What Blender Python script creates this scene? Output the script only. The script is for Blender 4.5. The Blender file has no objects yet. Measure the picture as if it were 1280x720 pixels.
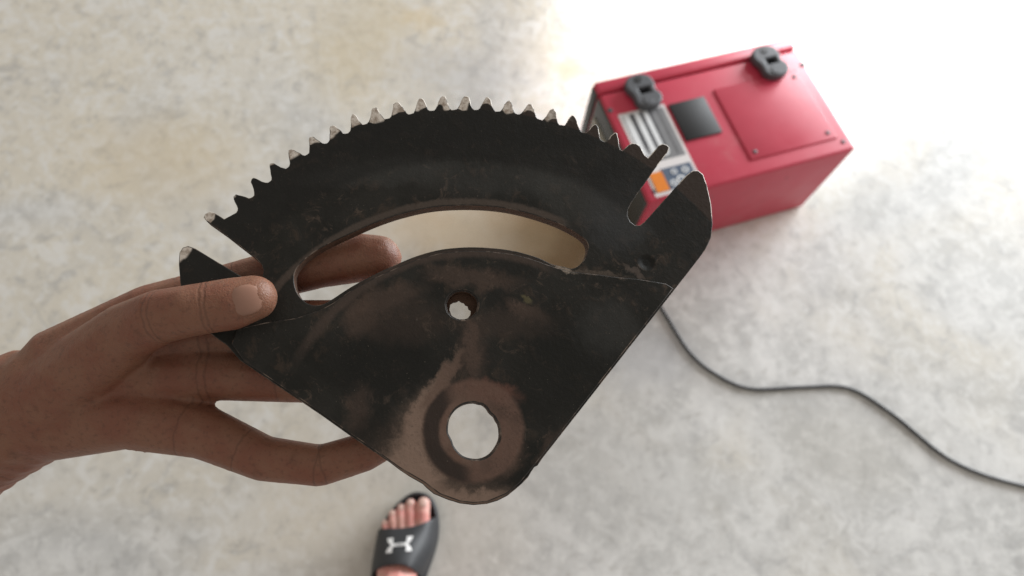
import bpy, bmesh, math, random
from mathutils import Vector, Matrix, noise
random.seed(7)
S = bpy.context.scene
C = S.collection

# ------------------------------------------------------------------ camera
FPX, H = 850.0, 1.25                       # focal length in 1280-wide pixels, lens height above the floor
dn = Vector((575 - 640, -(720 - 360), -FPX)).normalized()
up = -dn
fw = Vector((0, 0, -1))
ay = (fw - fw.dot(up) * up).normalized()
ax = ay.cross(up)
R3 = Matrix((ax, ay, up))                  # camera -> world
EYE = Vector((0, 0, H))
cam = bpy.data.cameras.new('camera')
camo = bpy.data.objects.new('camera', cam)
C.objects.link(camo)
camo.matrix_world = Matrix.Translation(EYE) @ R3.to_4x4()
cam.sensor_width = 36
cam.lens = FPX / 1280 * 36
cam.clip_start = 0.01
cam.clip_end = 200
PD = 0.285                                 # distance to the plate
cam.dof.use_dof = True
cam.dof.focus_distance = PD
cam.dof.aperture_fstop = 9.5
S.camera = camo

def P(x, y, d):                            # a spot d metres ahead of the lens, in line with a photo pixel
    return EYE + R3 @ Vector(((x - 640) / FPX * d, -(y - 360) / FPX * d, -d))


def F(x, y, z=0.0):                        # a spot at height z above the floor
    d = R3 @ Vector(((x - 640) / FPX, -(y - 360) / FPX, -1))
    return EYE + d * ((z - H) / d.z)


# ------------------------------------------------------------------ light
W = bpy.data.worlds.new('World')
S.world = W
W.use_nodes = True
W.node_tree.nodes['Background'].inputs[0].default_value = (1.0, 0.94, 0.85, 1)
W.node_tree.nodes['Background'].inputs[1].default_value = 0.41


def aim(o, loc, target):
    o.location = loc
    o.rotation_euler = (Vector(target) - Vector(loc)).to_track_quat('-Z', 'Y').to_euler()


def lamp(name, kind, loc, target, energy, color, **kw):
    l = bpy.data.lights.new(name, kind)
    l.energy = energy
    l.color = color
    for k, v in kw.items():
        setattr(l, k, v)
    o = bpy.data.objects.new(name, l)
    C.objects.link(o)
    aim(o, loc, target)
    return o


# daylight from the open garage door ahead on the right, and the sunny patch just inside it
lamp('door_daylight', 'AREA', (3.6, 4.4, 1.35), (0.0, 0.4, 0.3), 660, (0.93, 0.97, 1.0),
     shape='RECTANGLE', size=4.4, size_y=2.4)
spot_at = F(960, -8)
lamp('sun_patch', 'SPOT', spot_at + Vector((1.5, 2.3, 2.5)), spot_at, 1150, (0.97, 0.98, 1.0),
     spot_size=math.radians(14.5), spot_blend=0.4, shadow_soft_size=0.08)
S.view_settings.view_transform = 'Standard'
S.view_settings.look = 'None'
S.view_settings.gamma = 1
S.view_settings.exposure = 0.16


# ------------------------------------------------------------------ helpers
def link(name, me, mat=None, parent=None):
    o = bpy.data.objects.new(name, me)
    C.objects.link(o)
    if mat is not None:
        for m in (mat if isinstance(mat, (list, tuple)) else [mat]):
            me.materials.append(m)
    if parent is not None:
        o.parent = parent
    return o


def from_bm(name, bm, mat=None, parent=None, smooth=None):
    bmesh.ops.recalc_face_normals(bm, faces=bm.faces)
    if smooth is not None:
        for f in bm.faces:
            f.smooth = True
        for e in bm.edges:
            if len(e.link_faces) == 2 and e.calc_face_angle(0) > math.radians(smooth):
                e.smooth = False
    me = bpy.data.meshes.new(name)
    bm.to_mesh(me)
    bm.free()
    return link(name, me, mat, parent)


def empty(name, loc=(0, 0, 0), M=None):
    o = bpy.data.objects.new(name, None)
    C.objects.link(o)
    o.empty_display_size = 0.02
    if M is not None:
        o.matrix_world = M
    else:
        o.location = loc
    return o


def tag(o, label=None, cat=None, group=None, kind=None):
    if label: o['label'] = label
    if cat: o['category'] = cat
    if group: o['group'] = group
    if kind: o['kind'] = kind
    return o


def box_bm(x0, x1, y0, y1, z0, z1, bev=0.0, seg=2):
    bm = bmesh.new()
    bmesh.ops.create_cube(bm, size=1, matrix=Matrix.Translation(((x0 + x1) / 2, (y0 + y1) / 2, (z0 + z1) / 2)) @
                          Matrix.Diagonal((x1 - x0, y1 - y0, z1 - z0, 1)))
    if bev:
        bmesh.ops.bevel(bm, geom=bm.edges[:], offset=bev, segments=seg, affect='EDGES', profile=0.5)
    return bm


def flat_solid(name, loops, depth, bev, mat, parent=None, res=2, z0=0.0, smooth=35, mats_by_normal=False, plain=None):
    """solid of closed 2D outlines (first outer, the rest holes); its front face lies at z = z0, its back at z0-depth"""
    cu = bpy.data.curves.new(name, 'CURVE')
    cu.dimensions = '2D'
    cu.fill_mode = 'BOTH'
    cu.extrude = max(depth / 2 - bev, 1e-5)
    cu.bevel_depth = bev
    cu.bevel_resolution = res
    cu.offset = -bev
    for lp in loops:
        sp = cu.splines.new('POLY')
        sp.points.add(len(lp) - 1)
        for p, q in zip(sp.points, lp):
            p.co = (q[0], q[1], 0, 1)
        sp.use_cyclic_u = True
    t = bpy.data.objects.new('tmp', cu)
    C.objects.link(t)
    bpy.context.view_layer.update()
    me = bpy.data.meshes.new_from_object(t.evaluated_get(bpy.context.evaluated_depsgraph_get()))
    bpy.data.objects.remove(t)
    me.name = name
    bm = bmesh.new()
    bm.from_mesh(me)
    bpy.data.meshes.remove(me)
    bmesh.ops.remove_doubles(bm, verts=bm.verts, dist=1e-6)
    bmesh.ops.translate(bm, verts=bm.verts, vec=(0, 0, z0 - depth / 2))
    bmesh.ops.recalc_face_normals(bm, faces=bm.faces)
    if mats_by_normal:
        for f in bm.faces:
            n = abs(f.normal.z)
            f.material_index = 0 if n > 0.97 else (1 if n > 0.15 else 2)
            if plain and (f.calc_center_median().xy - Vector(plain[0])).length < plain[1]:
                f.material_index = 0
    o = from_bm(name, bm, mat, parent, smooth)
    for p in o.data.polygons:                # the two broad faces stay flat
        if abs(p.normal.z) > 0.97:
            p.use_smooth = False
    return o


def catmull(pts, n, closed=False):
    """resample a run of points smoothly, n steps per span"""
    pts = [Vector(p) for p in pts]
    out = []
    N = len(pts)
    for i in range(N if closed else N - 1):
        if closed:
            a, b, c, d = (pts[(i + k) % N] for k in (-1, 0, 1, 2))
        else:
            a, b, c, d = pts[max(i - 1, 0)], pts[i], pts[i + 1], pts[min(i + 2, N - 1)]
        for k in range(n):
            t = k / n
            out.append(0.5 * ((2 * b) + (c - a) * t + (2 * a - 5 * b + 4 * c - d) * t * t + (3 * b - 3 * c + d - a) * t ** 3))
    if not closed:
        out.append(pts[-1])
    return out


def tube_bm(pts, r, seg=10, bm=None):
    bm = bm or bmesh.new()
    rings = []
    side = Vector((0, 0, 1))
    for i, p in enumerate(pts):
        t = (pts[min(i + 1, len(pts) - 1)] - pts[max(i - 1, 0)]).normalized()
        u = t.cross(side)
        u = u.normalized() if u.length > 1e-4 else Vector((1, 0, 0))
        v = u.cross(t)
        rr = r[i] if isinstance(r, (list, tuple)) else r
        rings.append([bm.verts.new(p + rr * (math.cos(a) * u + math.sin(a) * v)) for a in
                      (2 * math.pi * k / seg for k in range(seg))])
    for a, b in zip(rings, rings[1:]):
        for k in range(seg):
            bm.faces.new((a[k], a[(k + 1) % seg], b[(k + 1) % seg], b[k]))
    bm.faces.new(rings[0][::-1])
    bm.faces.new(rings[-1])
    return bm


# ------------------------------------------------------------------ node maths
class X:
    nt = None

    def __init__(s, v): s.v = v

    @staticmethod
    def n(op, *a, clamp=False):
        nd = X.nt.nodes.new('ShaderNodeMath')
        nd.operation = op
        nd.use_clamp = clamp
        for i, q in enumerate(a):
            q = q.v if isinstance(q, X) else q
            if isinstance(q, (int, float)):
                nd.inputs[i].default_value = q
            else:
                X.nt.links.new(q, nd.inputs[i])
        return X(nd.outputs[0])

    def __add__(s, o): return X.n('ADD', s, o)
    __radd__ = __add__
    def __sub__(s, o): return X.n('SUBTRACT', s, o)
    def __rsub__(s, o): return X.n('SUBTRACT', o, s)
    def __mul__(s, o): return X.n('MULTIPLY', s, o)
    __rmul__ = __mul__
    def __truediv__(s, o): return X.n('DIVIDE', s, o)
    def sqrt(s): return X.n('SQRT', s)
    def abs(s): return X.n('ABSOLUTE', s)


def sstep(x, lo, hi):
    nd = X.nt.nodes.new('ShaderNodeMapRange')
    nd.interpolation_type = 'SMOOTHSTEP'
    nd.inputs['To Min'].default_value = 0 if lo < hi else 1
    nd.inputs['To Max'].default_value = 1 if lo < hi else 0
    nd.inputs['From Min'].default_value = min(lo, hi)
    nd.inputs['From Max'].default_value = max(lo, hi)
    X.nt.links.new(x.v, nd.inputs['Value'])
    return X(nd.outputs[0])


def coords(kind='Object', scale=None):
    tc = X.nt.nodes.new('ShaderNodeTexCoord')
    s = tc.outputs[kind]
    if scale:
        mp = X.nt.nodes.new('ShaderNodeMapping')
        mp.inputs['Scale'].default_value = scale
        X.nt.links.new(s, mp.inputs['Vector'])
        s = mp.outputs[0]
    return s


def nz(vec, scale, detail=4, rough=0.55, dist=0.0):
    nd = X.nt.nodes.new('ShaderNodeTexNoise')
    nd.inputs['Scale'].default_value = scale
    nd.inputs['Detail'].default_value = detail
    nd.inputs['Roughness'].default_value = rough
    nd.inputs['Distortion'].default_value = dist
    X.nt.links.new(vec, nd.inputs['Vector'])
    return X(nd.outputs['Fac'])


def mixc(a, b, fac):
    nd = X.nt.nodes.new('ShaderNodeMix')
    nd.data_type = 'RGBA'
    for i, q in ((6, a), (7, b)):
        if isinstance(q, tuple):
            nd.inputs[i].default_value = (*q, 1)
        else:
            X.nt.links.new(q, nd.inputs[i])
    if isinstance(fac, X):
        X.nt.links.new(fac.v, nd.inputs[0])
    else:
        nd.inputs[0].default_value = fac
    return nd.outputs[2]


def new_mat(name, **kw):
    m = bpy.data.materials.new(name)
    m.use_nodes = True
    X.nt = m.node_tree
    b = m.node_tree.nodes['Principled BSDF']
    for k, v in kw.items():
        setp(b, k, v)
    return m, b


def setp(b, k, v):
    s = b.inputs[k.replace('_', ' ').title().replace('Ior', 'IOR').replace('Base Color', 'Base Color')]
    if isinstance(v, X):
        X.nt.links.new(v.v, s)
    elif isinstance(v, (int, float)):
        s.default_value = v
    elif isinstance(v, tuple):
        s.default_value = (*v, 1) if len(v) == 3 and s.type == 'RGBA' else v
    else:
        X.nt.links.new(v, s)


def bump(b, h, strength, dist=0.001):
    nd = X.nt.nodes.new('ShaderNodeBump')
    nd.inputs['Strength'].default_value = strength
    nd.inputs['Distance'].default_value = dist
    X.nt.links.new(h.v, nd.inputs['Height'])
    X.nt.links.new(nd.outputs[0], b.inputs['Normal'])


def xyz(vec):
    nd = X.nt.nodes.new('ShaderNodeSeparateXYZ')
    X.nt.links.new(vec, nd.inputs[0])
    return [X(o) for o in nd.outputs]


def blob(x, y, cx, cy, rx, ry, ang=0, soft=0.45):
    """soft ellipse mask"""
    c, s = math.cos(math.radians(ang)), math.sin(math.radians(ang))
    dx, dy = x - cx, y - cy
    u = (dx * c + dy * s) * (1 / rx)
    v = (dy * c - dx * s) * (1 / ry)
    return sstep((u * u + v * v).sqrt(), 1 + soft, 1 - soft)


def simple(name, col, rough=0.5, var=0.12, scale=40, bmp=0.0, spec=0.5, metallic=0.0):
    m, b = new_mat(name, roughness=rough, metallic=metallic)
    b.inputs['Specular IOR Level'].default_value = spec
    v = coords()
    n1 = nz(v, scale, 5)
    setp(b, 'base_color', mixc(tuple(c * (1 - var) for c in col), tuple(min(1, c * (1 + var)) for c in col), n1))
    if bmp:
        bump(b, nz(v, scale * 6, 3), bmp)
    return m


# ------------------------------------------------------------------ floor
m_floor, b = new_mat('concrete')
v = coords()
x, y, _ = xyz(v)
big = nz(v, 1.7, 5, 0.6, 0.4)
mid = nz(v, 7, 6, 0.62, 0.6)
fine = nz(v, 42, 5, 0.65)
spk = nz(v, 160, 3, 0.6)
warm = nz(coords(scale=(1, 1, 1)), 2.6, 3, 0.5, 0.8)
grit = nz(v, 85, 4, 0.7, 0.3)
blot = nz(v, 22, 6, 0.68, 0.8)
col = mixc((0.485, 0.478, 0.464), (0.63, 0.62, 0.605), sstep(mid, 0.3, 0.7))
col = mixc(col, (0.43, 0.43, 0.435), sstep(big, 0.45, 0.75) * 0.4)
col = mixc(col, (0.635, 0.58, 0.485), sstep(warm + (y - x * 0.8) * 0.14, 0.42, 0.80) * 0.85)  # beige mottling, plus the light's warm-to-cool drift put into the colour
col = mixc(col, (0.70, 0.69, 0.675), sstep(blot, 0.50, 0.64) * 0.6)
col = mixc(col, (0.37, 0.365, 0.36), sstep(blot, 0.48, 0.33) * 0.55)
col = mixc(col, (0.68, 0.67, 0.65), sstep(fine, 0.52, 0.64) * 0.6)
col = mixc(col, (0.36, 0.345, 0.32), sstep(fine, 0.45, 0.31) * 0.45)
col = mixc(col, (0.36, 0.34, 0.31), sstep(grit, 0.42, 0.26) * 0.6)
col = mixc(col, (0.16, 0.145, 0.13), sstep(spk, 0.33, 0.25) * 0.7)
dxn = (nz(v, 14, 4) - 0.5) * 0.09
dyn = (nz(coords(scale=(1.3, 0.9, 1)), 17, 4) - 0.5) * 0.09
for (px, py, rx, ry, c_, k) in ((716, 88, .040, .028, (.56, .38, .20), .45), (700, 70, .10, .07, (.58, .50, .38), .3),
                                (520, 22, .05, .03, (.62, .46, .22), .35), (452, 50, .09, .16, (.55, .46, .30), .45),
                                (700, 305, .12, .16, (.24, .145, .065), .95), (665, 290, .07, .05, (.45, .33, .2), .5), (640, 268, .09, .035, (.60, .42, .25), .5), (560, 290, .16, .07, (.62, .50, .36), .8), (480, 640, .2, .16, (.60, .55, .47), .45),  # darkest brown stain also paints in the shade beside the toolbox
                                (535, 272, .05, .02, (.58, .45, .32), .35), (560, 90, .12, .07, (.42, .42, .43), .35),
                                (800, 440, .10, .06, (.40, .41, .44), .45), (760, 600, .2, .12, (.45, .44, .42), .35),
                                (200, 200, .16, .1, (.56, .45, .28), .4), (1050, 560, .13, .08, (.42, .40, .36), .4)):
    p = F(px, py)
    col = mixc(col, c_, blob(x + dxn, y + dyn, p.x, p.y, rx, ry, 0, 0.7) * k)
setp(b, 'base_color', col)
setp(b, 'roughness', mid * 0.25 + 0.33)
b.inputs['Specular IOR Level'].default_value = 0.45
bump(b, mid * 0.6 + fine * 0.4, 0.25, 0.002)
bm = bmesh.new()
bmesh.ops.create_grid(bm, x_segments=8, y_segments=8, size=8)
floor = tag(from_bm('floor', bm, m_floor), kind='structure')

# ------------------------------------------------------------------ sector plate
SC = PD / FPX                               # metres per photo pixel at the plate
CX, CY = 592.0, 538.0                       # pivot hole
Mp = Matrix.Translation(P(CX, CY, PD)) @ R3.to_4x4() @ Matrix.Rotation(math.radians(-13), 4, 'X') @ Matrix.Rotation(math.radians(6), 4, 'Y')
MpI = Mp.inverted()
TH = 0.0070


def onplate(px, py):                         # photo pixel -> plate coordinates
    a, q = MpI @ EYE, MpI @ P(px, py, PD)
    return a + (q - a) * (a.z / (a.z - q.z))


def pdepth(px, py):                          # distance ahead of the lens of the plate at that pixel
    q = Mp @ onplate(px, py)
    return -(R3.transposed() @ (q - EYE)).z


def loc(lp): return [tuple(onplate(px, py)[:2]) for px, py in lp]


def fit(lp):
    import numpy as np
    q = np.array(loc(lp)) / SC
    s_ = np.linalg.lstsq(np.c_[2 * q, np.ones(len(q))], (q ** 2).sum(1), rcond=None)[0]
    return s_[0], s_[1], float(np.sqrt(s_[2] + s_[0] ** 2 + s_[1] ** 2))


ROOT_C = fit([(456, 155), (484, 148), (514, 142), (540, 138), (567, 137), (595, 137), (622, 139), (647, 142.5), (675, 149), (702, 156), (729, 165)])
SLOT_U = fit([(438, 292), (470, 278), (503, 267), (540, 259), (580, 256.5), (620, 258.5), (655, 265), (690, 276), (712, 286)])
SLOT_L = fit([(690, 331), (675, 323), (660, 318), (640, 313), (610, 309.5), (580, 309), (550, 312), (525, 318.5), (503, 327), (470, 342), (438, 359)])
m_plate, b = new_mat('greasy_steel')
v = coords(scale=(1 / SC, 1 / SC, 1 / SC))  # plate coordinates, in units of about a third of a millimetre
n1 = nz(v, 0.012, 5, 0.6)
n2 = nz(v, 0.045, 5, 0.65, 0.4)
n3 = nz(v, 0.22, 4, 0.6)
x0, y0, _ = xyz(v)
x = x0 + (n2 - 0.5) * 34 + (n3 - 0.5) * 9
y = y0 + (nz(coords(scale=(1.1 / SC, .9 / SC, 1 / SC)), 0.05, 5, 0.65) - 0.5) * 34
col = mixc((0.0125, 0.012, 0.0098), (0.023, 0.0215, 0.0185), sstep(n1, 0.35, 0.65))
col = mixc(col, (0.06, 0.042, 0.031), sstep(n2, 0.52, 0.70) * 0.6)
col = mixc(col, (.11, .078, .060), sstep(nz(v, 0.03, 6, 0.78, 1.2), 0.56, 0.68) * 0.55)
BR, TAN, BLK, DBR, GRY = (.135, .086, .066), (.255, .174, .135), (.009, .009, .0075), (.062, .042, .033), (.056, .056, .053)
grain = nz(v, 0.30, 4, 0.7) * 0.9 + n3 * 0.3
for (px, py, rx, ry, ang, c_, k) in (
        (470, 215, 90, 18, 8, GRY, .35), (600, 222, 130, 22, -2, GRY, .35), (710, 245, 60, 28, -25, GRY, .4),
        (770, 290, 40, 30, 0, (.04, .042, .044), .5), (760, 220, 30, 25, -40, BLK, .6), (600, 165, 200, 22, 0, BLK, .6),
        (450, 180, 40, 12, 20, BLK, .5),
        (480, 372, 48, 15, 15, BR, .35), (590, 348, 60, 14, -5, BR, .38), (655, 388, 30, 10, -25, BR, .4),
        (640, 405, 60, 20, 0, DBR, .5), (590, 440, 18, 45, 0, DBR, .6), (450, 400, 22, 22, 0, BR, .4),
        (480, 455, 70, 45, 0, BLK, .85), (720, 460, 80, 70, 0, BLK, .75), (660, 372, 8, 4, -40, (.14, .12, .06), .6),
        (760, 410, 40, 35, 0, GRY, .35),
        (548, 556, 52, 66, -25, TAN, .75), (515, 590, 62, 42, -35, TAN, .85), (562, 605, 70, 30, -10, TAN, .7), (530, 508, 11, 66, -33, TAN, .75),
        (553, 480, 9, 45, -32, BR, .8), (448, 520, 14, 35, 0, DBR, .7), (470, 548, 34, 26, 35, BLK, .8),
        (610, 595, 55, 17, 10, BLK, .75), (655, 580, 32, 30, 45, BLK, .85), (585, 622, 44, 9, 0, TAN, .6),
         (556, 578, 30, 14, -40, BLK, .7),
        (630, 560, 24, 30, 0, BR, .6), (612, 490, 34, 14, -10, (.16, .075, .055), .7), (742, 341, 44, 4, -7, (.13, .10, .08), .6), (794, 341, 20, 4, -38, (.13, .10, .085), .6), (808, 328, 13, 10, 0, (.007, .007, .006), .9), (700, 331, 20, 5, -24, (.40, .33, .27), .8), (780, 262, 50, 45, 20, (.05, .051, .052), .5), (500, 400, 60, 30, 0, DBR, .4), (590, 430, 9, 40, 5, BR, .4), (690, 560, 12, 30, -38, DBR, .6), (572, 566, 12, 18, -35, (.13, .07, .045), .6)):
    col = mixc(col, c_, blob(x, y, onplate(px, py).x / SC, onplate(px, py).y / SC, rx, ry, ang, 0.45) * k * sstep(grain, 0.24, 0.60))
ragged = (n2 - 0.5) * 9 + (n3 - 0.5) * 7


def radius(c): return ((x0 - c[0]) * (x0 - c[0]) + (y0 - c[1]) * (y0 - c[1])).sqrt() - c[2]


# washer print round the pivot, with a dark greasy crescent
rad = (x0 * x0 + y0 * y0).sqrt()
col = mixc(col, (.145, .086, .066), sstep(rad + ragged * .6, 67, 59) * sstep(grain, 0.22, 0.60) * (0.65 + sstep(n2, 0.38, 0.6) * 0.25))
cres = sstep((rad + ragged * .5 - 53).abs(), 13, 7) * sstep(x0 + y0 * .25 + ragged, -8, -32)
col = mixc(col, (.020, .016, .014), cres * .85)
# rubbed lips along the slot
ru, rl = radius(SLOT_U), radius(SLOT_L)
col = mixc(col, (.085, .064, .052), sstep((ru + ragged * 0.6 - 5).abs(), 7, 2) * sstep(x0, 135, 105) * sstep(y0, 120, 180) * .8)
col = mixc(col, (.075, .053, .043), sstep((rl + ragged * 0.7 + 8).abs(), 10, 2) * sstep(x0, 120, 70) * sstep(y0, 60, 140) * .75)
# the toothed band is blacker than the band under it
col = mixc(col, (.012, .0115, .0105), sstep(ru + ragged * .6, 58, 72) * .6)
# bare metal on the teeth: down to the roots on one side, only the tips past the middle
rt = radius(ROOT_C)
cell = nz(v, 0.035, 1, 0.5)
wear = rt - (sstep(x0, 30, 95) * 5 + (cell - 0.5) * 36 + ragged * .45 + 2.0)
tooth = sstep(wear, -1.0, 1.5) * sstep(x0, 150, 90) * sstep(rt, -5, -1)
col = mixc(col, mixc((.36, .29, .235), (.74, .67, .60), sstep(nz(v, 0.11, 4, 0.65), 0.36, 0.62)), tooth * 0.94)
tooth_b = sstep(rt - ragged * .5, -1.5, 2.5) * sstep(x0, -30, 100)
col = mixc(col, (.048, .032, .025), tooth_b * (1 - tooth) * 0.8)
# scratches
scr = nz(coords(scale=(0.9 / SC, 0.12 / SC, 1 / SC)), 0.5, 2, 0.5)
col = mixc(col, (.12, .105, .09), sstep(scr, 0.70, 0.78) * sstep(n2, 0.5, 0.62) * 0.6)
fleck = nz(v, 0.42, 2, 0.5)
col = mixc(col, (.17, .145, .12), sstep(fleck, 0.70, 0.76) * sstep(n1, 0.42, 0.6) * 0.7)
setp(b, 'base_color', col)
setp(b, 'roughness', n2 * 0.35 + 0.36)
b.inputs['Specular IOR Level'].default_value = 0.22
bump(b, n2 * 0.7 + n3 * 0.25 - blob(x0, y0, onplate(808, 328).x / SC, onplate(808, 328).y / SC, 9, 8, 0, 0.5) * 2.2, 0.45, 0.0008)
m_edge, b = new_mat('rubbed_edge', roughness=0.45)
v = coords(scale=(1 / SC, 1 / SC, 1 / SC))
x0, y0, _ = xyz(v)
n2 = nz(v, 0.05, 5, 0.65)
col = mixc((.018, .015, .013), (.17, .125, .098), sstep(n2, 0.47, 0.68))
rt = radius(ROOT_C)
col = mixc(col, (.62, .56, .50), sstep(rt, 4, 9) * sstep(nz(v, 0.09, 3), 0.36, 0.5))
setp(b, 'base_color', col)
b.inputs['Specular IOR Level'].default_value = 0.4
m_rust = simple('rusty_wall', (0.075, 0.042, 0.028), 0.75, 0.6, 220, 0.4, 0.2)


def L(px, py): return (px, py)


def pol(r, deg): return (CX + r * math.cos(math.radians(deg)), CY - r * math.sin(math.radians(deg)))


AXIS = 98.5                                 # the sector is mirrored about this line through the pivot


def mirror(p):
    dx, dy = p[0] - CX, CY - p[1]
    r, a = math.hypot(dx, dy), math.degrees(math.atan2(dy, dx))
    return pol(r, 2 * AXIS - a)


tips = [(441, 142), (468, 134), (495.5, 127), (526, 122), (554, 119.5), (583, 119.5), (610, 121), (637, 125),
        (663, 130), (692, 136), (717, 144), (745, 155), (770, 166), (795, 179)]
roots = [(456, 155), (484, 148), (514, 142), (540, 138), (567, 137), (595, 137), (622, 139), (647, 142.5),
         (675, 149), (702, 156), (729, 165), (754, 176), (778, 188), (810, 197)]


def tooth_pts(ra, tip, rb, blunt, lean=0.0):
    ra, tip, rb = Vector(ra), Vector(tip), Vector(rb)
    base = (ra + rb) / 2
    axis = tip - base
    w = rb - ra
    hw = w.length / 2
    wd = w.normalized()
    prof = [(-.80, .02), (-.66, .13), (-.52, .36), (-.39, .62), (-.27 - blunt, .84), (-.14 - blunt, .97), (0, 1.0),
            (.14 + blunt, .97), (.27 + blunt, .84), (.39, .62), (.52, .36), (.66, .13), (.80, .02)]
    out = []
    for a, bb in prof:
        q = base + wd * (a * hw) + axis * bb
        out.append((q.x + random.uniform(-.55, .55), q.y + random.uniform(-.55, .55)))
    return out


outer = []
# toothed rim: first the half that the frame cuts away on the left (mirror of the right end), then the traced teeth
pitch = math.degrees(math.atan2(CY - 130, 663 - CX) - math.atan2(CY - 136, 692 - CX))
a0 = math.degrees(math.atan2(CY - 142, 441 - CX))
left_tips, left_roots = [], []
k = 1
while a0 + pitch * k < 137.5:
    left_tips.append(pol(421 - k * 0.3, a0 + pitch * k))
    left_roots.append(pol(404 - k * 0.3, a0 + pitch * (k - .5)))
    k += 1
end_root = pol(403, a0 + pitch * (k - .5))
all_tips = left_tips[::-1] + tips
all_roots = [end_root] + left_roots[::-1] + roots
for i, t in enumerate(all_tips):
    ra, rb = all_roots[i], all_roots[i + 1]
    outer.append(ra)
    if i == len(all_tips) - 1:
        outer += [(781.5, 185), (785.5, 181), (790, 178.8), (795.5, 179.2), (800, 182.5), (803, 188), (806, 193.5)]
    else:
        outer += tooth_pts(ra, t, rb, 0.0)
outer.append(all_roots[-1])
right_end = [(813, 194), (819, 187), (824, 181.5), (828, 179.5), (834, 181), (837, 184.5), (835, 190), (828, 199),
             (818, 212), (807, 228), (797, 242), (789, 254), (785, 262), (784.5, 270), (788, 277), (794, 281.5),
             (800, 281.5), (806, 277), (818, 264), (832, 248), (843, 236), (858, 219), (866, 213), (873, 213),
             (879, 218), (884, 232), (889, 255), (891, 280), (889, 297), (882, 312), (870, 328), (856, 346), (843, 362.5)]
outer += right_end
lower = [(820, 392), (780, 443), (740, 494), (700, 545), (678, 573), (672, 582), (668, 584), (664, 590), (660, 597), (652, 605), (644, 612),
         (634, 620), (622, 626), (609, 630), (592, 631.5), (575, 629.5), (560, 625), (548, 620), (542, 617.5), (533, 610), (528, 605),
         (512, 596), (500, 588), (487, 578), (462, 561), (438, 545), (400, 518), (350, 484.5), (300, 450.5)]
outer += lower
left_end = [mirror(p) for p in right_end if p[0] > 855 or p[1] < 345][::-1]
left_end = [p for p in left_end if p[1] < 445]
outer += left_end


def ring(cx, cy, rx, ry, n, jag=0.0, seed=0, extra=None):
    out = []
    for i in range(n):
        a = 2 * math.pi * i / n
        k_ = 1 + jag * (noise.noise(Vector((math.cos(a) * 3 + seed, math.sin(a) * 3, seed))) +
                        .6 * noise.noise(Vector((math.cos(a) * 9, math.sin(a) * 9 + seed, seed))))
        out.append((cx + rx * k_ * math.cos(a), cy - ry * k_ * math.sin(a)))
    return out


slot_up = [(375, 330), (390, 317), (410, 305), (438, 292), (470, 278), (503, 267), (540, 259), (580, 256.5), (620, 258.5),
           (655, 265), (690, 276), (712, 286), (728, 296), (735, 306), (734, 317), (729, 326), (722, 333), (714, 335.5),
           (703, 333), (690, 330), (675, 323), (660, 318), (640, 313), (610, 309.5), (580, 309), (550, 312), (525, 318.5),
           (503, 327), (470, 342), (438, 359), (415, 374), (400, 381), (386, 380), (374, 370), (368, 356), (368, 342)]
slot = [(p.x, p.y) for p in catmull([Vector((a, b_, 0)) for a, b_ in slot_up], 5, True)]
pin_hole = ring(577.5, 381.5, 19, 17.5, 40, .03, 1)
pivot_hole = [(p.x, p.y) for p in catmull([Vector((a, b_, 0)) for a, b_ in (
    (560.5, 530), (563, 521), (570, 511.5), (580, 505.5), (591, 503.5), (598, 505), (603, 506), (608, 510), (612, 516), (617.5, 521),
    (620, 526), (623, 531), (624.5, 540), (624, 549), (620, 558), (614, 566), (606, 571.5), (597, 573.8), (588, 573),
    (579, 570), (572, 564), (567, 557), (565, 551), (562.5, 546), (560, 540))], 4, True)]


plate = empty('sector_gear_plate', M=Mp)
tag(plate, 'black greasy steel sector gear plate with curved slot and worn teeth, held in hand', 'gear plate')
body = flat_solid('plate', [loc(outer), loc(slot), loc(pin_hole), loc(pivot_hole)], TH, 0.00035,
                  [m_plate, m_edge, m_rust], plate, mats_by_normal=True)
# stepped lower web, stands proud from the slot's end to the far edge
web = [(690, 333.5), (702, 337), (714, 340), (728, 341.5), (750, 344), (772, 347), (795, 349), (815, 352), (832, 355), (841, 361)]
web += [(818, 390.5), (778, 441.5), (738, 492.5), (698, 543.5), (676, 571), (664, 586), (650, 603), (633, 617), (609, 627), (592, 628.5),
        (575, 626.5), (550, 617.5), (530, 602.5), (500, 585), (462, 558), (438, 542), (400, 515), (350, 481.5), (306, 452)]
web += [(290, 430), (296, 412), (330, 404), (370, 398), (400, 388), (415, 380), (438, 364), (470, 347), (503, 332), (525, 323.5), (550, 317), (580, 314),
        (610, 314.5), (640, 318), (660, 323), (675, 328)]
web_up = flat_solid('raised_web', [loc(web), loc(ring(577.5, 381.5, 20.5, 19, 40, .03, 1)),
                                   loc([(CX + (a - CX) * 1.03, CY + (b_ - CY) * 1.03) for a, b_ in pivot_hole])],
                    0.0011, 0.0004, [m_plate, m_edge, m_rust], plate, z0=0.0009, mats_by_normal=True)
# ragged lining left deep inside the pin hole
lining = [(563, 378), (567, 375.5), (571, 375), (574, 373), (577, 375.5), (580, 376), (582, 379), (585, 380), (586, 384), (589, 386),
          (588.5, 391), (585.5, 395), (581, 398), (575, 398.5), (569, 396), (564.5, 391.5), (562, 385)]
flat_solid('hole_lining', [loc(ring(577.5, 381.5, 20, 18.5, 40)), loc(lining)], 0.0012, 0.0002, [m_rust], plate, z0=-0.0045)

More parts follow.
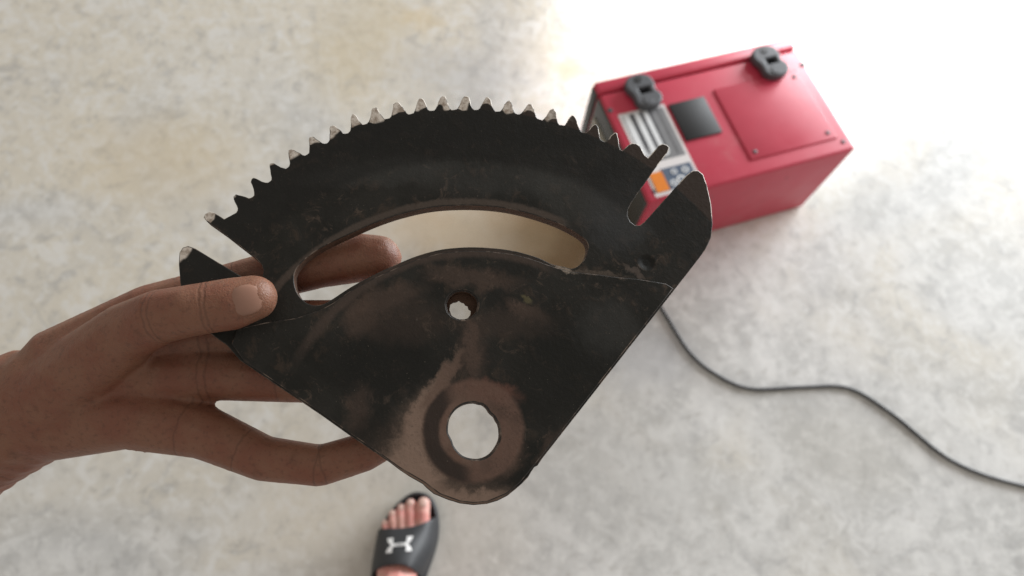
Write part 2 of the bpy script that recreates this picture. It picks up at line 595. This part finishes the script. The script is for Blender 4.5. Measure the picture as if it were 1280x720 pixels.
# ------------------------------------------------------------------ skin
def skin_mat(name, base, red, dark, sc, creases=()):
    m, b = new_mat(name, roughness=0.5)
    v = coords()
    a = nz(v, sc, 4)
    f_ = nz(v, sc * 9, 3)
    vo = X.nt.nodes.new('ShaderNodeTexVoronoi')
    vo.feature = 'DISTANCE_TO_EDGE'
    vo.inputs['Scale'].default_value = 700
    X.nt.links.new(v, vo.inputs['Vector'])
    pores = sstep(X(vo.outputs['Distance']), 0.0, 0.25)
    col = mixc(base, red, sstep(a, 0.4, 0.65))
    col = mixc(col, dark, sstep(f_, 0.52, 0.72) * 0.4)
    col = mixc(col, dark, sstep(nz(v, sc * 2.2, 5, 0.7), 0.55, 0.75) * 0.5)
    hgt = f_ * 0.5 + nz(v, sc * 30, 2) * 0.4 + pores * 0.35
    if creases:
        wob = (nz(v, 240, 2) - 0.5) * 0.0022
        x, y, z = xyz(v)
        tot = None
        for c, d, r in creases:
            px, py, pz = x - c.x, y - c.y, z - c.z
            along = (px * d.x + py * d.y + pz * d.z + wob).abs()
            dist = (px * px + py * py + pz * pz).sqrt()
            k = sstep(along, 0.0008, 0.0001) * sstep(dist, r * 1.35, r * 1.15)
            tot = k if tot is None else X.n('MAXIMUM', tot, k)
        col = mixc(col, tuple(c_ * 0.5 for c_ in dark), tot * 0.28)
        hgt = hgt - tot * 1.1
    setp(b, 'base_color', col)
    b.inputs['Subsurface Weight'].default_value = 0.18
    b.inputs['Subsurface Radius'].default_value = (0.006, 0.0022, 0.0012)
    b.inputs['Subsurface Scale'].default_value = 0.6
    b.inputs['Specular IOR Level'].default_value = 0.35
    bump(b, hgt, 0.28, 0.0006)
    return m


def body_mesh(name, chains, voxel, mat, smooth_it=6):
    """one continuous skin round chains of (point, radius)"""
    bm = bmesh.new()
    for ch in chains:
        for (p, r), (q, s) in zip(ch, ch[1:]):
            n = max(2, int((Vector(q) - Vector(p)).length / (min(r, s) * 0.35)) + 1)
            for k in range(n + 1):
                t = k / n
                c = Vector(p).lerp(Vector(q), t)
                bmesh.ops.create_icosphere(bm, subdivisions=2, radius=r + (s - r) * t, matrix=Matrix.Translation(c))
    me = bpy.data.meshes.new(name)
    bm.to_mesh(me)
    bm.free()
    t = bpy.data.objects.new('tmp', me)
    C.objects.link(t)
    md = t.modifiers.new('r', 'REMESH')
    md.mode = 'VOXEL'
    md.voxel_size = voxel
    ms = t.modifiers.new('s', 'SMOOTH')
    ms.iterations = smooth_it
    ms.factor = 0.5
    bpy.context.view_layer.update()
    out = bpy.data.meshes.new_from_object(t.evaluated_get(bpy.context.evaluated_depsgraph_get()))
    bpy.data.objects.remove(t)
    out.name = name
    for p in out.polygons:
        p.use_smooth = True
    return link(name, out, mat)


m_foot = skin_mat('foot_skin', (0.66, 0.36, 0.31), (0.68, 0.29, 0.26), (0.48, 0.26, 0.21), 45)
m_nail = simple('nail', (0.66, 0.44, 0.38), 0.3, 0.06, 200)
m_thumbnail = simple('thumb_nail', (0.27, 0.140, 0.098), 0.36, 0.1, 200)  # darkened along with the hand, its shade is in the colour

# hand: fingers flat behind the plate, thumb round its left end onto the front
def B(px, py, e=0.0): return P(px, py, pdepth(px, py) + TH + 0.0122 + e)


def A_(px, py, e=0.0): return P(px, py, pdepth(px, py) - 0.0115 + e)


dF = pdepth(200, 450) + TH + 0.0122
chains = [
    # index, through the slot
    [(B(473, 323), .0112), (B(455, 322), .0116), (B(400, 332, .001), .0108), (B(345, 343, .003), .0115), (B(275, 366, .006), .0125), (B(190, 395, .010), .0150), (P(80, 455, dF + .012), .0180)],
    # middle
    [(B(508, 402), .0100), (B(440, 402), .0104), (B(350, 404, .004), .0112), (B(270, 416, .008), .0125), (B(180, 430, .011), .0160), (P(70, 480, dF + .014), .0190)],
    # ring
    [(B(506, 474), .0096), (B(440, 478), .0100), (B(350, 474, .004), .0108), (B(270, 468, .008), .0122), (B(175, 470, .011), .0160), (P(60, 505, dF + .014), .0190)],
    # little finger, under the lower edge
    [(B(498, 541), .0083), (B(455, 565), .0088), (B(400, 582), .0092), (B(330, 573, .002), .0100), (B(255, 540, .006), .0120), (B(165, 520, .010), .0150), (P(50, 530, dF + .014), .0185)],
    # thumb
    [(A_(318, 372), .0095), (A_(290, 380), .0110), (A_(240, 388), .0108), (A_(200, 396, .005), .0115), (A_(160, 415, .018), .0130), (P(110, 460, dF), .0170), (P(50, 510, dF + .008), .0190)],
    # wrist and forearm, leaving at the left
    [(P(70, 495, dF + .014), .0260), (P(-20, 545, dF + .018), .0270), (P(-110, 600, dF + .02), .0290), (P(-260, 690, dF + .02), .0340), (P(-480, 830, dF + .0), .0400)],
    [(P(110, 480, dF + .012), .0200), (P(30, 500, dF + .016), .0240), (P(-60, 560, dF + .02), .0250)],
]
creases = []
for ch, marks in ((chains[0], (2.45, 3.6, 4.0)), (chains[1], (1.55, 1.95, 3.0, 3.1)), (chains[2], (1.55, 1.95, 3.0, 3.1)), (chains[3], (1.9, 2.0, 3.3, 4.2)), (chains[4], (1.5, 1.62, 2.8, 2.95))):
    for mk in marks:
        k = int(mk)
        (p, r), (q, r2) = ch[k], ch[k + 1]
        t = mk - k
        creases.append((p.lerp(q, t), (q - p).normalized(), r + (r2 - r) * t))
wr0, wr1 = P(70, 495, dF + .014), P(-20, 545, dF + .018)
creases += [(wr0.lerp(wr1, .75), (wr1 - wr0).normalized(), .027), (wr0.lerp(wr1, .92), (wr1 - wr0).normalized(), .027)]
m_hand = skin_mat('shaded_hand_skin', (0.225, 0.105, 0.066), (0.205, 0.080, 0.050), (0.095, 0.043, 0.029), 60, creases)  # much darker than the foot: the hand's backlit shade is put into the colour
hand = body_mesh('hand', chains, 0.0013, m_hand, 7)
tag(hand, 'brown bare hand holding the steel plate, one fingertip showing through the curved slot', 'hand')


def nail(parent, at, axis, n, w, l, mat):
    n = n.normalized()
    axis = (axis - axis.dot(n) * n).normalized()
    s = axis.cross(n)
    bm = bmesh.new()
    bmesh.ops.create_uvsphere(bm, u_segments=16, v_segments=10, radius=1)
    M = Matrix((s * w, axis * l, n * w * 0.38)).transposed().to_4x4()
    M.translation = at
    bmesh.ops.transform(bm, matrix=M, verts=bm.verts)
    return bm


nb = nail(None, A_(308, 375, -.0070), P(318, 372, PD) - P(290, 380, PD), EYE - P(306, 375, PD), .0062, .0075, None)
from_bm('thumbnail', nb, m_thumbnail, hand, 60)

# ------------------------------------------------------------------ slide sandal
m_foam = simple('black_foam', (0.034, 0.036, 0.040), 0.46, 0.15, 60, 0.15, 0.45)
m_bed = simple('black_footbed', (0.022, 0.022, 0.024), 0.6, 0.2, 60, 0.3, 0.35)
m_white = simple('white_print', (0.78, 0.78, 0.78), 0.5, 0.04, 60)
sandal = empty('slide_sandal', F(497, 705, 0))
tag(sandal, 'black foam slide sandal with white emblem on its strap, on the concrete floor', 'sandal')
sandal_inv = Matrix.Translation(-F(497, 705, 0))
sole_px = [(471, 673), (476, 658), (485, 642), (495, 630), (507, 619.5), (518, 614.5), (530, 615.5), (540, 622), (546.5, 635), (549, 655), (547, 677),
           (540.5, 700), (533, 720), (525, 745), (519, 770), (513, 795), (503, 811), (490, 817), (476, 814), (466, 800), (462, 775),
           (463, 745), (465, 720), (467.5, 693)]
base = catmull([F(a, b_, 0.028) for a, b_ in sole_px], 5, True)
cen = sum(base, Vector()) / len(base)


def inset(pts, d, z):
    out = []
    n = len(pts)
    for i in range(n):
        t = (pts[(i + 1) % n] - pts[i - 1]).normalized()
        nn = Vector((-t.y, t.x, 0))
        if nn.dot(cen - pts[i]) < 0:
            nn = -nn
        q = pts[i] + nn * d
        out.append(Vector((q.x, q.y, z)))
    return out


bm = bmesh.new()
prof = [(.012, 0), (.005, .0), (.001, .004), (0, .012), (0, .022), (.0015, .0285), (.004, .031), (.007, .0295), (.0095, .024), (.014, .0215), (.022, .021)]
rings = [[bm.verts.new(p) for p in inset(base, d, z)] for d, z in prof]
for a, b_ in zip(rings, rings[1:]):
    for k in range(len(a)):
        bm.faces.new((a[k], a[(k + 1) % len(a)], b_[(k + 1) % len(a)], b_[k]))
bm.faces.new(rings[0])
bm.faces.new(rings[-1])
bmesh.ops.transform(bm, matrix=sandal_inv, verts=bm.verts)
from_bm('sole', bm, m_foam, sandal, 40)
rows = [[(472, 669, .014), (473.5, 662, .042), (487, 660.5, .054), (505, 659.5, .056), (521, 656.5, .057), (535, 651.5, .052), (545, 647, .036), (548.5, 650, .014)],
        [(466.5, 694, .014), (468.5, 691, .052), (481, 687, .070), (497, 684, .076), (514, 682.5, .074), (529, 682, .063), (542, 680, .042), (546.5, 681, .014)],
        [(464, 714, .014), (466, 707, .052), (477, 702, .074), (493, 699, .083), (506, 699, .083), (519, 702, .075), (531, 706, .052), (537.5, 709, .014)],
        [(463.5, 724, .014), (465.5, 716, .050), (477, 709, .074), (492, 705.5, .085), (504, 706, .085), (514, 710, .080), (522, 717, .060), (532, 726, .014)]]
G = [catmull([F(*q) for q in r], 6) for r in rows]
cols = [catmull([G[j][i] for j in range(4)], 7) for i in range(len(G[0]))]     # cols[u][v]
bm = bmesh.new()
gv = [[bm.verts.new(p) for p in c] for c in cols]
for i in range(len(gv) - 1):
    for j in range(len(gv[0]) - 1):
        bm.faces.new((gv[i][j], gv[i + 1][j], gv[i + 1][j + 1], gv[i][j + 1]))
bmesh.ops.recalc_face_normals(bm, faces=bm.faces)
if sum(f.normal.z for f in bm.faces) < 0:
    bmesh.ops.reverse_faces(bm, faces=bm.faces)
bmesh.ops.transform(bm, matrix=sandal_inv, verts=bm.verts)
for f in bm.faces:
    f.smooth = True
me = bpy.data.meshes.new('strap')
bm.to_mesh(me)
bm.free()
strap = link('strap', me, m_foam, sandal)
md = strap.modifiers.new('thickness', 'SOLIDIFY')
md.thickness = 0.0045
md.offset = -1
mb_ = strap.modifiers.new('round', 'BEVEL')
mb_.width = 0.0016
mb_.segments = 3
mb_.limit_method = 'ANGLE'
mb_.angle_limit = math.radians(50)
from mathutils.bvhtree import BVHTree
bpy.context.view_layer.update()
wv = [sandal.location + v_.co for v_ in me.vertices]
bvh = BVHTree.FromPolygons(wv, [list(p.vertices) for p in me.polygons])


def on_strap(px, py, off=0.0006):
    d = (R3 @ Vector(((px - 640) / FPX, -(py - 360) / FPX, -1))).normalized()
    hit, nn, _, _ = bvh.ray_cast(EYE, d)
    if hit is None:
        return F(px, py, .07)
    if nn.dot(d) > 0:
        nn = -nn
    return hit + nn * off


# the white emblem: two interlocked arcs, one opening up and one down
emb = bmesh.new()
for sg, off in ((-1, .0006), (1, .0010)):
    ctr = []
    for k in range(41):
        t = -1 + k / 20
        sx = math.copysign(abs(math.sin(t * math.pi / 2)) ** 0.72, t)
        ctr.append(Vector((sx * .84, 1.0 - 1.12 * math.cos(t * math.pi / 2) ** 0.9, 0)))
    g = []
    for k, c in enumerate(ctr):
        t = -1 + k / 20
        d = (ctr[min(k + 1, 40)] - ctr[max(k - 1, 0)]).normalized()
        w_ = .055 + .215 * abs(t) ** 1.3
        nn = Vector((-d.y, d.x, 0)) * w_
        row = []
        for q in (-1, -.33, .33, 1):
            p = c + nn * q
            u_, v_ = p.x * 14.5, sg * p.y * 9.3
            row.append(emb.verts.new(sandal_inv @ on_strap(499.4 + u_ - v_ * .10, 681 + v_ - u_ * .10, off)))
        g.append(row)
    for r0, r1 in zip(g, g[1:]):
        for k in range(3):
            emb.faces.new((r0[k], r0[k + 1], r1[k + 1], r1[k]))
emblem = from_bm('emblem', emb, m_white, strap, 80)

# ------------------------------------------------------------------ foot
toes = [((529.5, 630, .040), (528.5, 654, .041), .0124), ((513.2, 629.5, .038), (513, 657, .042), .0088),
        ((501.7, 635.5, .036), (501.5, 660, .041), .0083), ((491, 642.5, .035), (492, 663, .040), .0078),
        ((481.6, 654.5, .033), (483.5, 667, .037), .0072)]
chains = []
for i, (t, bse, r) in enumerate(toes):
    tip, bs = F(*t), F(*bse)
    mid_ = tip.lerp(bs, 0.5) + Vector((0, 0, .003))
    back = F(521 - i * 8.5, 685, .041)
    ins = F(506 - i * 4.5, 712, .050)
    chains.append([(tip, r * .95), (mid_, r * .94), (bs, r * 1.0), (back, .0165), (ins, .0225), (F(494, 745, .060), .028)])
an = F(490, 772, .085)
chains.append([(F(496, 712, .052), .0245), (F(493, 745, .064), .032), (an, .036), (an + Vector((-.02, -.05, .12)), .040),
               (an + Vector((-.04, -.12, .36)), .055)])
chains.append([(an, .034), (F(488, 792, .050), .030)])
foot = body_mesh('foot', chains, 0.0016, m_foot, 4)
tag(foot, 'bare foot with five toes poking out of the black slide sandal', 'foot')
for i, (t, bse, r) in enumerate(toes):
    tip, bs = F(*t), F(*bse)
    d = tip - bs
    d.z = 0
    d.normalize()
    at = tip + d * r * .15 + Vector((0, 0, r * .86))
    from_bm('toenail', nail(None, at, d - Vector((0, 0, .25)), Vector((0, 0, 1)) + d * .3, r * .62, r * .72, None), m_nail, foot, 60)

# ------------------------------------------------------------------ toolbox, lying with its front up
HB = 0.22
A = F(742, 103, HB)
ux = (F(843, 82, HB) - A).normalized()
vy = Vector((ux.y, -ux.x, 0))                # towards the viewer
Mb = Matrix((ux, -vy, Vector((0, 0, 1)))).transposed().to_4x4()
Mb.translation = Vector((A.x, A.y, 0))
# turn a touch to share the leftover error between the two edges
Mb = Mb @ Matrix.Rotation(math.radians(1.2), 4, 'Z')
Mi = Mb.inverted()


def T(px, py, z=HB):                         # photo pixel -> toolbox coordinates
    q = Mi @ F(px, py, z)
    return q.x, q.y


m_red = simple('red_enamel', (0.56, 0.045, 0.085), 0.42, 0.08, 25, 0.06, 0.45)
b = m_red.node_tree.nodes['Principled BSDF']
X.nt = m_red.node_tree
v = coords()
scf = nz(coords(scale=(1, 6, 1)), 30, 4, 0.7, 0.6)
old = b.inputs['Base Color'].links[0].from_socket
col = mixc(old, (0.60, 0.34, 0.33), sstep(nz(v, 9, 5, 0.7), 0.55, 0.75) * 0.18)
col = mixc(col, (0.16, 0.02, 0.03), sstep(scf, 0.66, 0.74) * 0.5)
setp(b, 'base_color', col)
setp(b, 'roughness', nz(v, 14, 5, 0.7) * 0.3 + 0.28)
m_dark = simple('dark_enamel', (0.05, 0.052, 0.05), 0.38, 0.2, 30, 0.1, 0.5)
m_latch = simple('grey_plastic', (0.085, 0.088, 0.098), 0.5, 0.15, 90, 0.2, 0.4)
m_black = simple('black_plastic', (0.02, 0.02, 0.022), 0.5, 0.2, 90, 0.1, 0.4)
m_reflection = simple('floor_reflection_beige', (0.30, 0.28, 0.23), 0.5, 0.2, 60, 0.1, 0.4)
tb = empty('toolbox', M=Mb)
tag(tb, 'red metal toolbox with grey latches and a picture label, lying on the floor', 'toolbox')
WB, LB = 0.43, 0.276
seam = -0.029
from_bm('body', box_bm(0.0, WB, -LB, seam - .0015, 0.0, HB, .006, 3), m_red, tb, 40)
from_bm('lid', box_bm(-.001, WB + .001, seam + .0015, 0.0, 0.0, HB + .0015, .006, 3), m_red, tb, 40)
from_bm('seam_gasket', box_bm(.006, WB - .006, seam - .01, seam + .01, .006, HB - .006), m_black, tb)
sp = from_bm('side_panel', box_bm(-.004, .002, -LB + .004, seam - .004, .004, HB - .007, .0015, 2), m_dark, tb, 40)
from_bm('side_panel', box_bm(WB - .002, WB + .004, -LB + .004, seam - .004, .004, HB - .007, .0015, 2), m_dark, tb, 40)
from_bm('side_panel', box_bm(-.004, .002, seam + .004, -.004, .004, HB - .006, .0015, 2), m_dark, tb, 40)
from_bm('reflection_strip', box_bm(-.0075, -.003, -0.135, seam - .012, HB - .075, HB - .05, .0015, 2), m_reflection, sp, 40)  # added beige strip, paints the floor's reflection on the dark side
bm = bmesh.new()
bmesh.ops.create_cone(bm, cap_ends=True, segments=20, radius1=.008, radius2=.007, depth=.004,
                      matrix=Matrix.Translation((-.005, -.12, HB - .03)) @ Matrix.Rotation(math.pi / 2, 4, 'Y'))
from_bm('screw', bm, m_black, sp, 40)
for px, py in ((762.6, 138),):
    qx, qy = T(px, py)
    bm = bmesh.new()
    bmesh.ops.create_uvsphere(bm, u_segments=16, v_segments=8, radius=1,
                              matrix=Matrix.Translation((qx, qy, HB)) @ Matrix.Diagonal((.0055, .0055, .002, 1)))
    from_bm('rivet', bm, m_latch, tb, 60)
    bm = bmesh.new()
    bmesh.ops.create_uvsphere(bm, u_segments=16, v_segments=8, radius=1,
                              matrix=Matrix.Translation((WB - qx, qy, HB)) @ Matrix.Diagonal((.0055, .0055, .002, 1)))
    from_bm('rivet', bm, m_latch, tb, 60)


def latch(cx, cy, name):
    o = empty(name)
    o.parent = tb
    o.location = (cx, cy, HB + .001)
    top = [(-.029, .004), (-.031, .016), (-.026, .028), (-.014, .036), (.004, .037), (.018, .032), (.025, .022), (.026, .008), (.023, -.003),
           (.028, -.012), (.029, -.022), (.024, -.032), (.012, -.039), (-.004, -.040), (-.017, -.035), (-.024, -.025), (-.024, -.014), (-.025, -.004)]
    lp = [(p.x, p.y) for p in catmull([Vector((a, b_, 0)) for a, b_ in top], 4, True)]
    hole = [(-.010, -.008), (.012, -.008), (.012, .005), (-.010, .005)]
    flat_solid('clasp', [lp, hole], .016, .004, m_latch, o, res=3, z0=.017)
    flat_solid('clasp_base', [[(a * .82, b_ * .82) for a, b_ in lp]], .003, .0008, m_black, o, z0=.0025)
    for yy, s_ in ((.024, .008), (-.026, .010)):
        bm = bmesh.new()
        bmesh.ops.create_cone(bm, cap_ends=True, segments=24, radius1=s_, radius2=s_ * .85, depth=.002,
                              matrix=Matrix.Translation((-.002, yy, .0175)))
        from_bm('boss', bm, m_black if s_ < .009 else m_latch, o, 40)
    return o


lx, ly = T(804.5, 113, HB + .014)
latch(lx, ly, 'latch')
latch(WB - lx, ly, 'latch')

# picture label
m_lab = simple('label_white', (0.72, 0.68, 0.68), 0.35, 0.03, 60)
m_pg = simple('print_grey', (0.22, 0.22, 0.23), 0.3, 0.15, 60)
m_pd = simple('print_dark', (0.09, 0.09, 0.10), 0.3, 0.2, 60)
m_pl = simple('print_silver', (0.74, 0.75, 0.77), 0.3, 0.05, 60)
m_po = simple('print_orange', (0.75, 0.22, 0.025), 0.3, 0.2, 120)
m_pb = simple('print_blue', (0.10, 0.13, 0.19), 0.3, 0.3, 120)
l0, l1 = T(772, 144), T(830, 131)
l3 = T(809.5, 250)
lw = l1[0] - l0[0]
ll = l0[1] - l3[1]
lab = from_bm('label', box_bm(l0[0], l0[0] + lw, l0[1] - ll, l0[1], HB - .001, HB + .0008), m_lab, tb)


def pr(name, u0, u1, v0, v1, mat, lev, round_=False):
    z = HB + .0008 + lev * .0003
    xa, xb = l0[0] + u0 * lw, l0[0] + u1 * lw
    ya, yb = l0[1] - v0 * ll, l0[1] - v1 * ll
    bm = bmesh.new()
    if round_:
        bmesh.ops.create_circle(bm, cap_ends=True, segments=20, radius=1,
                                matrix=Matrix.Translation(((xa + xb) / 2, (ya + yb) / 2, z)) @ Matrix.Diagonal(((xb - xa) / 2, (ya - yb) / 2, 1, 1)))
    else:
        vs = [bm.verts.new((q, w_, z)) for q, w_ in ((xa, yb), (xb, yb), (xb, ya), (xa, ya))]
        bm.faces.new(vs)
    o = from_bm(name, bm, mat, lab)
    return o


pr('printed_panel', .06, .94, .03, .96, m_pg, 1)
pr('printed_bar', .22, .30, .03, .46, m_pd, 2)
pr('printed_bar', .42, .49, .03, .46, m_pd, 2)
pr('printed_bar', .60, .66, .03, .50, m_pd, 2)
pr('printed_bar', .08, .21, .03, .52, m_pl, 2)
pr('printed_bar', .31, .42, .03, .50, m_pl, 2)
pr('printed_bar', .50, .60, .03, .48, m_pl, 2)
pr('printed_bar', .80, .82, .03, .60, m_pd, 2)
for k, (u, w_) in enumerate(((.15, .56), (.37, .55), (.56, .53))):
    pr('printed_disc', u - .1, u + .1, w_ - .055, w_ + .055, m_pl, 3, True)
    pr('printed_disc', u - .05, u + .05, w_ - .028, w_ + .028, m_pd, 4, True)
pr('printed_bar', .06, .94, .63, .80, m_lab, 2)
pr('printed_bar', .30, .94, .72, .96, m_pb, 3)
pr('printed_bar', .06, .32, .74, .96, m_po, 4)
for u, w_, r_ in ((.45, .90, .07), (.62, .88, .09), (.80, .92, .06), (.55, .78, .06), (.78, .79, .07)):
    pr('printed_disc', u - r_, u + r_, w_ - r_ * .5, w_ + r_ * .5, m_pl, 5, True)
    pr('printed_disc', u - r_ * .5, u + r_ * .5, w_ - r_ * .25, w_ + r_ * .25, m_pb, 6, True)
# black plate next to the label
q0 = T(835, 132)
from_bm('name_plate', box_bm(q0[0], q0[0] + .075, q0[1] - .085, q0[1], HB - .001, HB + .0035, .001, 2), m_black, tb, 40)

from_bm('front_panel', box_bm(q0[0] + .10, WB - .025, -LB + .03, seam - .05, HB - .001, HB + .003, .0025, 3), m_red, tb, 40)
for xx, yy in ((.018, -LB + .02), (WB - .018, -LB + .02), (WB - .04, -LB + .045), (WB - .04, seam - .065), (q0[0] + .115, -LB + .045)):
    bm = bmesh.new()
    bmesh.ops.create_uvsphere(bm, u_segments=16, v_segments=8, radius=1,
                              matrix=Matrix.Translation((xx, yy, HB + (.003 if yy > -LB + .03 else 0))) @ Matrix.Diagonal((.0045, .0045, .0018, 1)))
    from_bm('rivet', bm, m_latch, tb, 60)

# ------------------------------------------------------------------ cable on the floor
cp = [(742, 300), (775, 330), (800, 352), (820, 376), (829, 389), (836, 400), (843, 412), (860, 440), (890, 470), (940, 488), (1000, 486), (1060, 490),
      (1120, 520), (1190, 575), (1280, 610), (1380, 620)]
cpts = catmull([F(a + (random.uniform(-5, 5) if a > 850 else 0), b_ + (random.uniform(-5, 5) if a > 850 else 0), 0.0034) for a, b_ in cp[2:]], 8)
cable = from_bm('power_cable', tube_bm(cpts, 0.0033, 10), simple('black_rubber', (0.03, 0.03, 0.034), 0.5, .2, 60), None, 60)
tag(cable, 'thin black cable lying on the concrete beside the red toolbox', 'cable')
